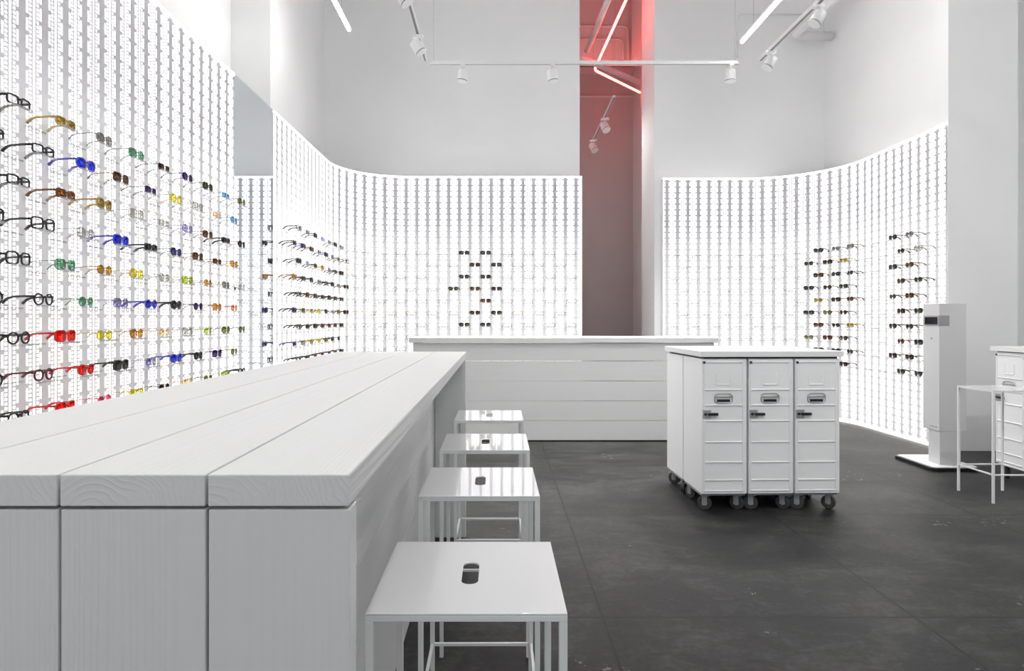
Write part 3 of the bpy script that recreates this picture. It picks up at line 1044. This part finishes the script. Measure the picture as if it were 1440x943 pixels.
# ================================================================ CEILING LAMPS, TRACKS, PIPES
def wire(x, y, z0, label, top=CEIL):
    m = MB(); m.tube([(x, y, z0), (x, y, top)], 0.0022, 6)
    return m
def linear_lamp(x, y0, y1, z, label):
    root = empty('linear_lamp', (x, (y0 + y1) / 2, z))
    tag(root, label, 'ceiling lamp', 'white linear lamps')
    L = (y1 - y0) / 2
    m = MB(); m.box(-0.016, 0.016, -L, L, 0.024, 0.050)
    m.build('housing', M_WHITE_METAL, root)
    m = MB(); m.tube([(0, -L + 0.01, 0.005), (0, L - 0.01, 0.005)], 0.019, 10)
    m.build('light_tube', M_TUBE, root)
    for yy in (-L + 0.4, -L / 3, L / 3, L - 0.35):
        m = MB(); m.tube([(0, yy, 0.050), (0, yy, CEIL - z)], 0.0022, 6)
        m.build('hanging_wire', M_WIRE, root)
linear_lamp(-1.65, 5.3, 7.27, 4.5, 'glowing white linear lamp hanging high on the left side')
linear_lamp(2.83, 4.0, 7.59, 4.5, 'glowing white linear lamp hanging high on the right side')

linear_lamp(0.1, 10.3, 12.2, 4.0, 'added unseen linear lamp inside the back passage, left behind the wall')  # lamp added out of view to give the passage neutral light

linear_lamp(0.2, -2.4, 3.6, 4.5, 'added unseen linear lamp above the stools, over the top edge')  # lamp added above the view to brighten the room
linear_lamp(1.6, -2.4, 3.6, 4.5, 'added unseen linear lamp above the open floor, over the top edge')  # second lamp added above the view, also for room brightness

def track(p0, p1, label, wires, grey=True):
    p0, p1 = Vector(p0), Vector(p1)
    root = empty('lighting_track', p0)
    tag(root, label, 'lighting track', 'white lighting tracks')
    d = (p1 - p0); L = d.length; d.normalize()
    side = Vector((-d.y, d.x, 0))
    m = MB()
    m.obox(-side * 0.0175, d * L, side * 0.035, Vector((0, 0, 0.034)))
    m.build('rail', M_WHITE_METAL, root)
    m = MB()
    m.obox(-side * 0.010 + Vector((0, 0, -0.003)), d * L, side * 0.020, Vector((0, 0, 0.003)))
    m.build('groove', M_TRACKGREY if grey else M_TRACKLIGHT, root)
    for w_ in wires:
        m = MB(); q = d * w_
        m.tube([(q.x, q.y, 0.034), (q.x, q.y, CEIL - p0.z)], 0.002, 6)
        m.build('hanging_wire', M_WIRE, root)
    return root
TZ = 4.0
track((-0.72, 6.95, TZ), (2.56, 6.95, TZ), 'white crosswise lighting track spanning the back of the room', (0.04, 3.24), False)
track((-0.76, -2.4, TZ), (-0.76, 6.85, TZ), 'white lighting track running lengthwise on the left', (2.0, 5.0, 8.0))
track((2.75, -2.4, TZ), (2.75, 6.85, TZ), 'white lighting track running lengthwise on the right', (2.0, 5.0, 8.0))

def make_spot(energy=SPOT_W):
    root = empty('track_spotlight')
    m = MB(); m.box(-0.022, 0.022, -0.05, 0.05, -0.032, -0.0035); m.tube([(0, 0, -0.032), (0, 0, -0.075)], 0.010, 10)
    m.build('adapter', M_WHITE_METAL, root, bevel=0.003)
    m = MB()
    m.tube([(0, 0, 0.058), (0, 0, 0.052), (0, 0, -0.042), (0, 0, -0.050)], [0.045, 0.052, 0.055, 0.053], 24)
    h = m.build('lamp_head', M_WHITE_METAL, root, loc=(0, 0, -0.118))
    m = MB(); m.tube([(0, 0, -0.0505), (0, 0, -0.059)], [0.0535, 0.0535], 24)
    m.build('front_ring', M_TRACKGREY, h)
    m = MB(); m.tube([(0, 0, -0.0595), (0, 0, -0.065)], [0.055, 0.055], 24)
    m.build('rim', M_WHITE_METAL, h)
    return root, h
def add_spot(head, power=SPOT_W, size=1.9):
    L = bpy.data.lights.new('spot_beam', 'SPOT')
    L.energy = power; L.spot_size = size; L.spot_blend = 0.8; L.shadow_soft_size = 0.05
    o = bpy.data.objects.new('spot_beam', L)
    C.objects.link(o); o.parent = head; o.location = (0, 0, -0.072)
sp_root, sp_head = make_spot()
SPOTS = [(-0.37, 6.95, TZ, 0, 0.15, 'white track spotlight at the left end of the crosswise track'),
         (0.58, 6.95, TZ, 0, -0.15, 'white track spotlight left of the passage on the crosswise track'),
         (2.47, 6.95, TZ, 0, 0.0, 'white track spotlight at the right end of the crosswise track'),
         (-0.76, 6.22, TZ, 90, 0.6, 'white track spotlight tilted left, far end of the left lengthwise track'),
         (-0.76, 5.25, TZ, 90, 0.6, 'white track spotlight cut by the top edge on the left lengthwise track'),
         (2.75, 6.60, TZ, -90, 0.55, 'white track spotlight at the far end of the right lengthwise track'),
         (2.75, 1.60, TZ, 160, 0.75, 'added unseen track spotlight above the floor before the trolleys, right track'),  # added out of view to brighten the trolley fronts
         (2.75, 5.62, TZ, -90, 0.6, 'white track spotlight, nearer one on the right lengthwise track')]
spot_objs = [sp_root] + [copy_tree(sp_root) for _ in range(len(SPOTS) + 1)]
for i, (x, y, z, rz, tilt, lb) in enumerate(SPOTS):
    r = spot_objs[i]
    r.location = (x, y, z); r.rotation_euler = (0, 0, math.radians(rz))
    for ch in r.children:
        if ch.name.startswith('lamp_head'):
            ch.rotation_euler = (tilt if rz else 0.0, 0 if rz else tilt, 0)
            if rz: ch.rotation_euler = (-tilt, 0, 0)
    tag(r, lb, 'spotlight', 'track spotlights')
    head = [ch for ch in r.children if ch.name.startswith('lamp_head')][0]
    add_spot(head, SPOT_W * (0.55 if y < 3 else (1.15 if rz == 0 else (0.15 if rz == 90 else 0.5))))

# corridor track with two heads
track((1.74, 9.76, 4.6), (1.78, 12.4, 4.6), 'short lighting track hanging in the back passage', (0.15, 2.4))
for (y, rz, tl, lb) in ((10.75, 60, 0.5, 'white spotlight on the passage track, upper one in view'), (12.05, 60, 0.5, 'white spotlight on the passage track, lower farther one')):
    r = spot_objs[len(SPOTS) + (0 if y < 11 else 1)]
    r.location = (1.76, y, 4.6); r.rotation_euler = (0, 0, math.radians(rz))
    r.scale = (1.25, 1.25, 1.25)
    for ch in r.children:
        if ch.name.startswith('lamp_head'): ch.rotation_euler = (-tl, 0.3, 0)
    tag(r, lb, 'spotlight', 'passage spotlights')
    add_spot([ch for ch in r.children if ch.name.startswith('lamp_head')][0], 22, 2.4)

# red neon line
def fillet(pts, r=0.10, n=6):
    P = [Vector(p) for p in pts]
    out = [P[0]]
    for i in range(1, len(P) - 1):
        a = (P[i - 1] - P[i]).normalized(); b = (P[i + 1] - P[i]).normalized()
        p0, p1 = P[i] + a * r, P[i] + b * r
        for k in range(n + 1):
            t = k / n
            out.append(p0 * (1 - t) ** 2 + P[i] * 2 * t * (1 - t) + p1 * t * t)
    out.append(P[-1])
    return out
nn = empty('neon_tube', (1.65, 11.0, 5.78))
tag(nn, 'bent glowing red neon tube hanging in the back passage', 'neon light')
m = MB(); m.tube([p - Vector((1.65, 11.0, 5.78)) for p in fillet([(1.805, 9.15, 5.78), (1.739, 11.79, 5.78), (2.817, 12.96, 5.78)], 0.12)], 0.021, 8)
m.build('glowing_tube', M_NEON, nn, smooth=True)
for (x, y) in ((1.795, 9.5), (1.757, 11.1), (2.2, 12.29)):
    m = MB(); m.tube([(x - 1.65, y - 11.0, 0.02), (x - 1.65, y - 11.0, (7.9 if y < 12.35 else 7.9) - 5.78 if y > 9.9 else CEIL - 5.78)], 0.002, 6)
    m.build('hanging_wire', M_WIRE, nn)

def pipe(pts, r, label, m_=M_PIPE, fr=0.12, name='pipe', cat='pipe', group=None):
    m = MB(); P = fillet(pts, fr) if len(pts) > 2 else [Vector(p) for p in pts]
    m.tube(P, r, 12)
    o = m.build(name, m_, None, smooth=True)
    tag(o, label, cat, group)
    return o
pipe([(1.56, 9.15, 5.80), (1.50, 11.0, 5.80)], 0.045, 'thick white pipe running lengthwise in the back passage, lit pink')
pipe([(1.36, 10.98, 5.68), (1.50, 11.08, 5.68), (2.84, 12.316, 5.68)], 0.050, 'thick white pipe crossing diagonally in the back passage, lit red', fr=0.05)
pipe([(-0.74, 12.345, 6.82), (2.46, 12.345, 6.82), (2.46, 12.345, 6.17)], 0.025, 'thin outer conduit bent along the red-lit passage bulkhead', fr=0.12)
pipe([(-0.74, 12.35, 6.58), (2.37, 12.35, 6.58), (2.37, 12.35, 6.17)], 0.020, 'thin inner conduit bent along the red-lit passage bulkhead', fr=0.12)
mb = MB(); mb.box(-0.74, 2.84, 13.60, 13.79, 6.44, 6.53); mb.box(-0.74, 2.84, 13.73, 13.79, 5.95, 5.98)
o = mb.build('duct', M_PIPE, None); tag(o, 'straight level duct across the far passage wall', 'duct')

# pipes near the upper right corner
pipe([(4.49, 8.80, 5.10), (3.98, 8.80, 5.10), (3.98, -2.5, 5.10)], 0.06, 'thick white pipe with elbow high in the right rear corner', fr=0.14)
pipe([(3.32, 9.07, 4.92), (3.32, 9.07, 5.52), (4.50, 9.07, 5.52)], 0.010, 'thin white conduit bent on the back wall at upper right', fr=0.08)
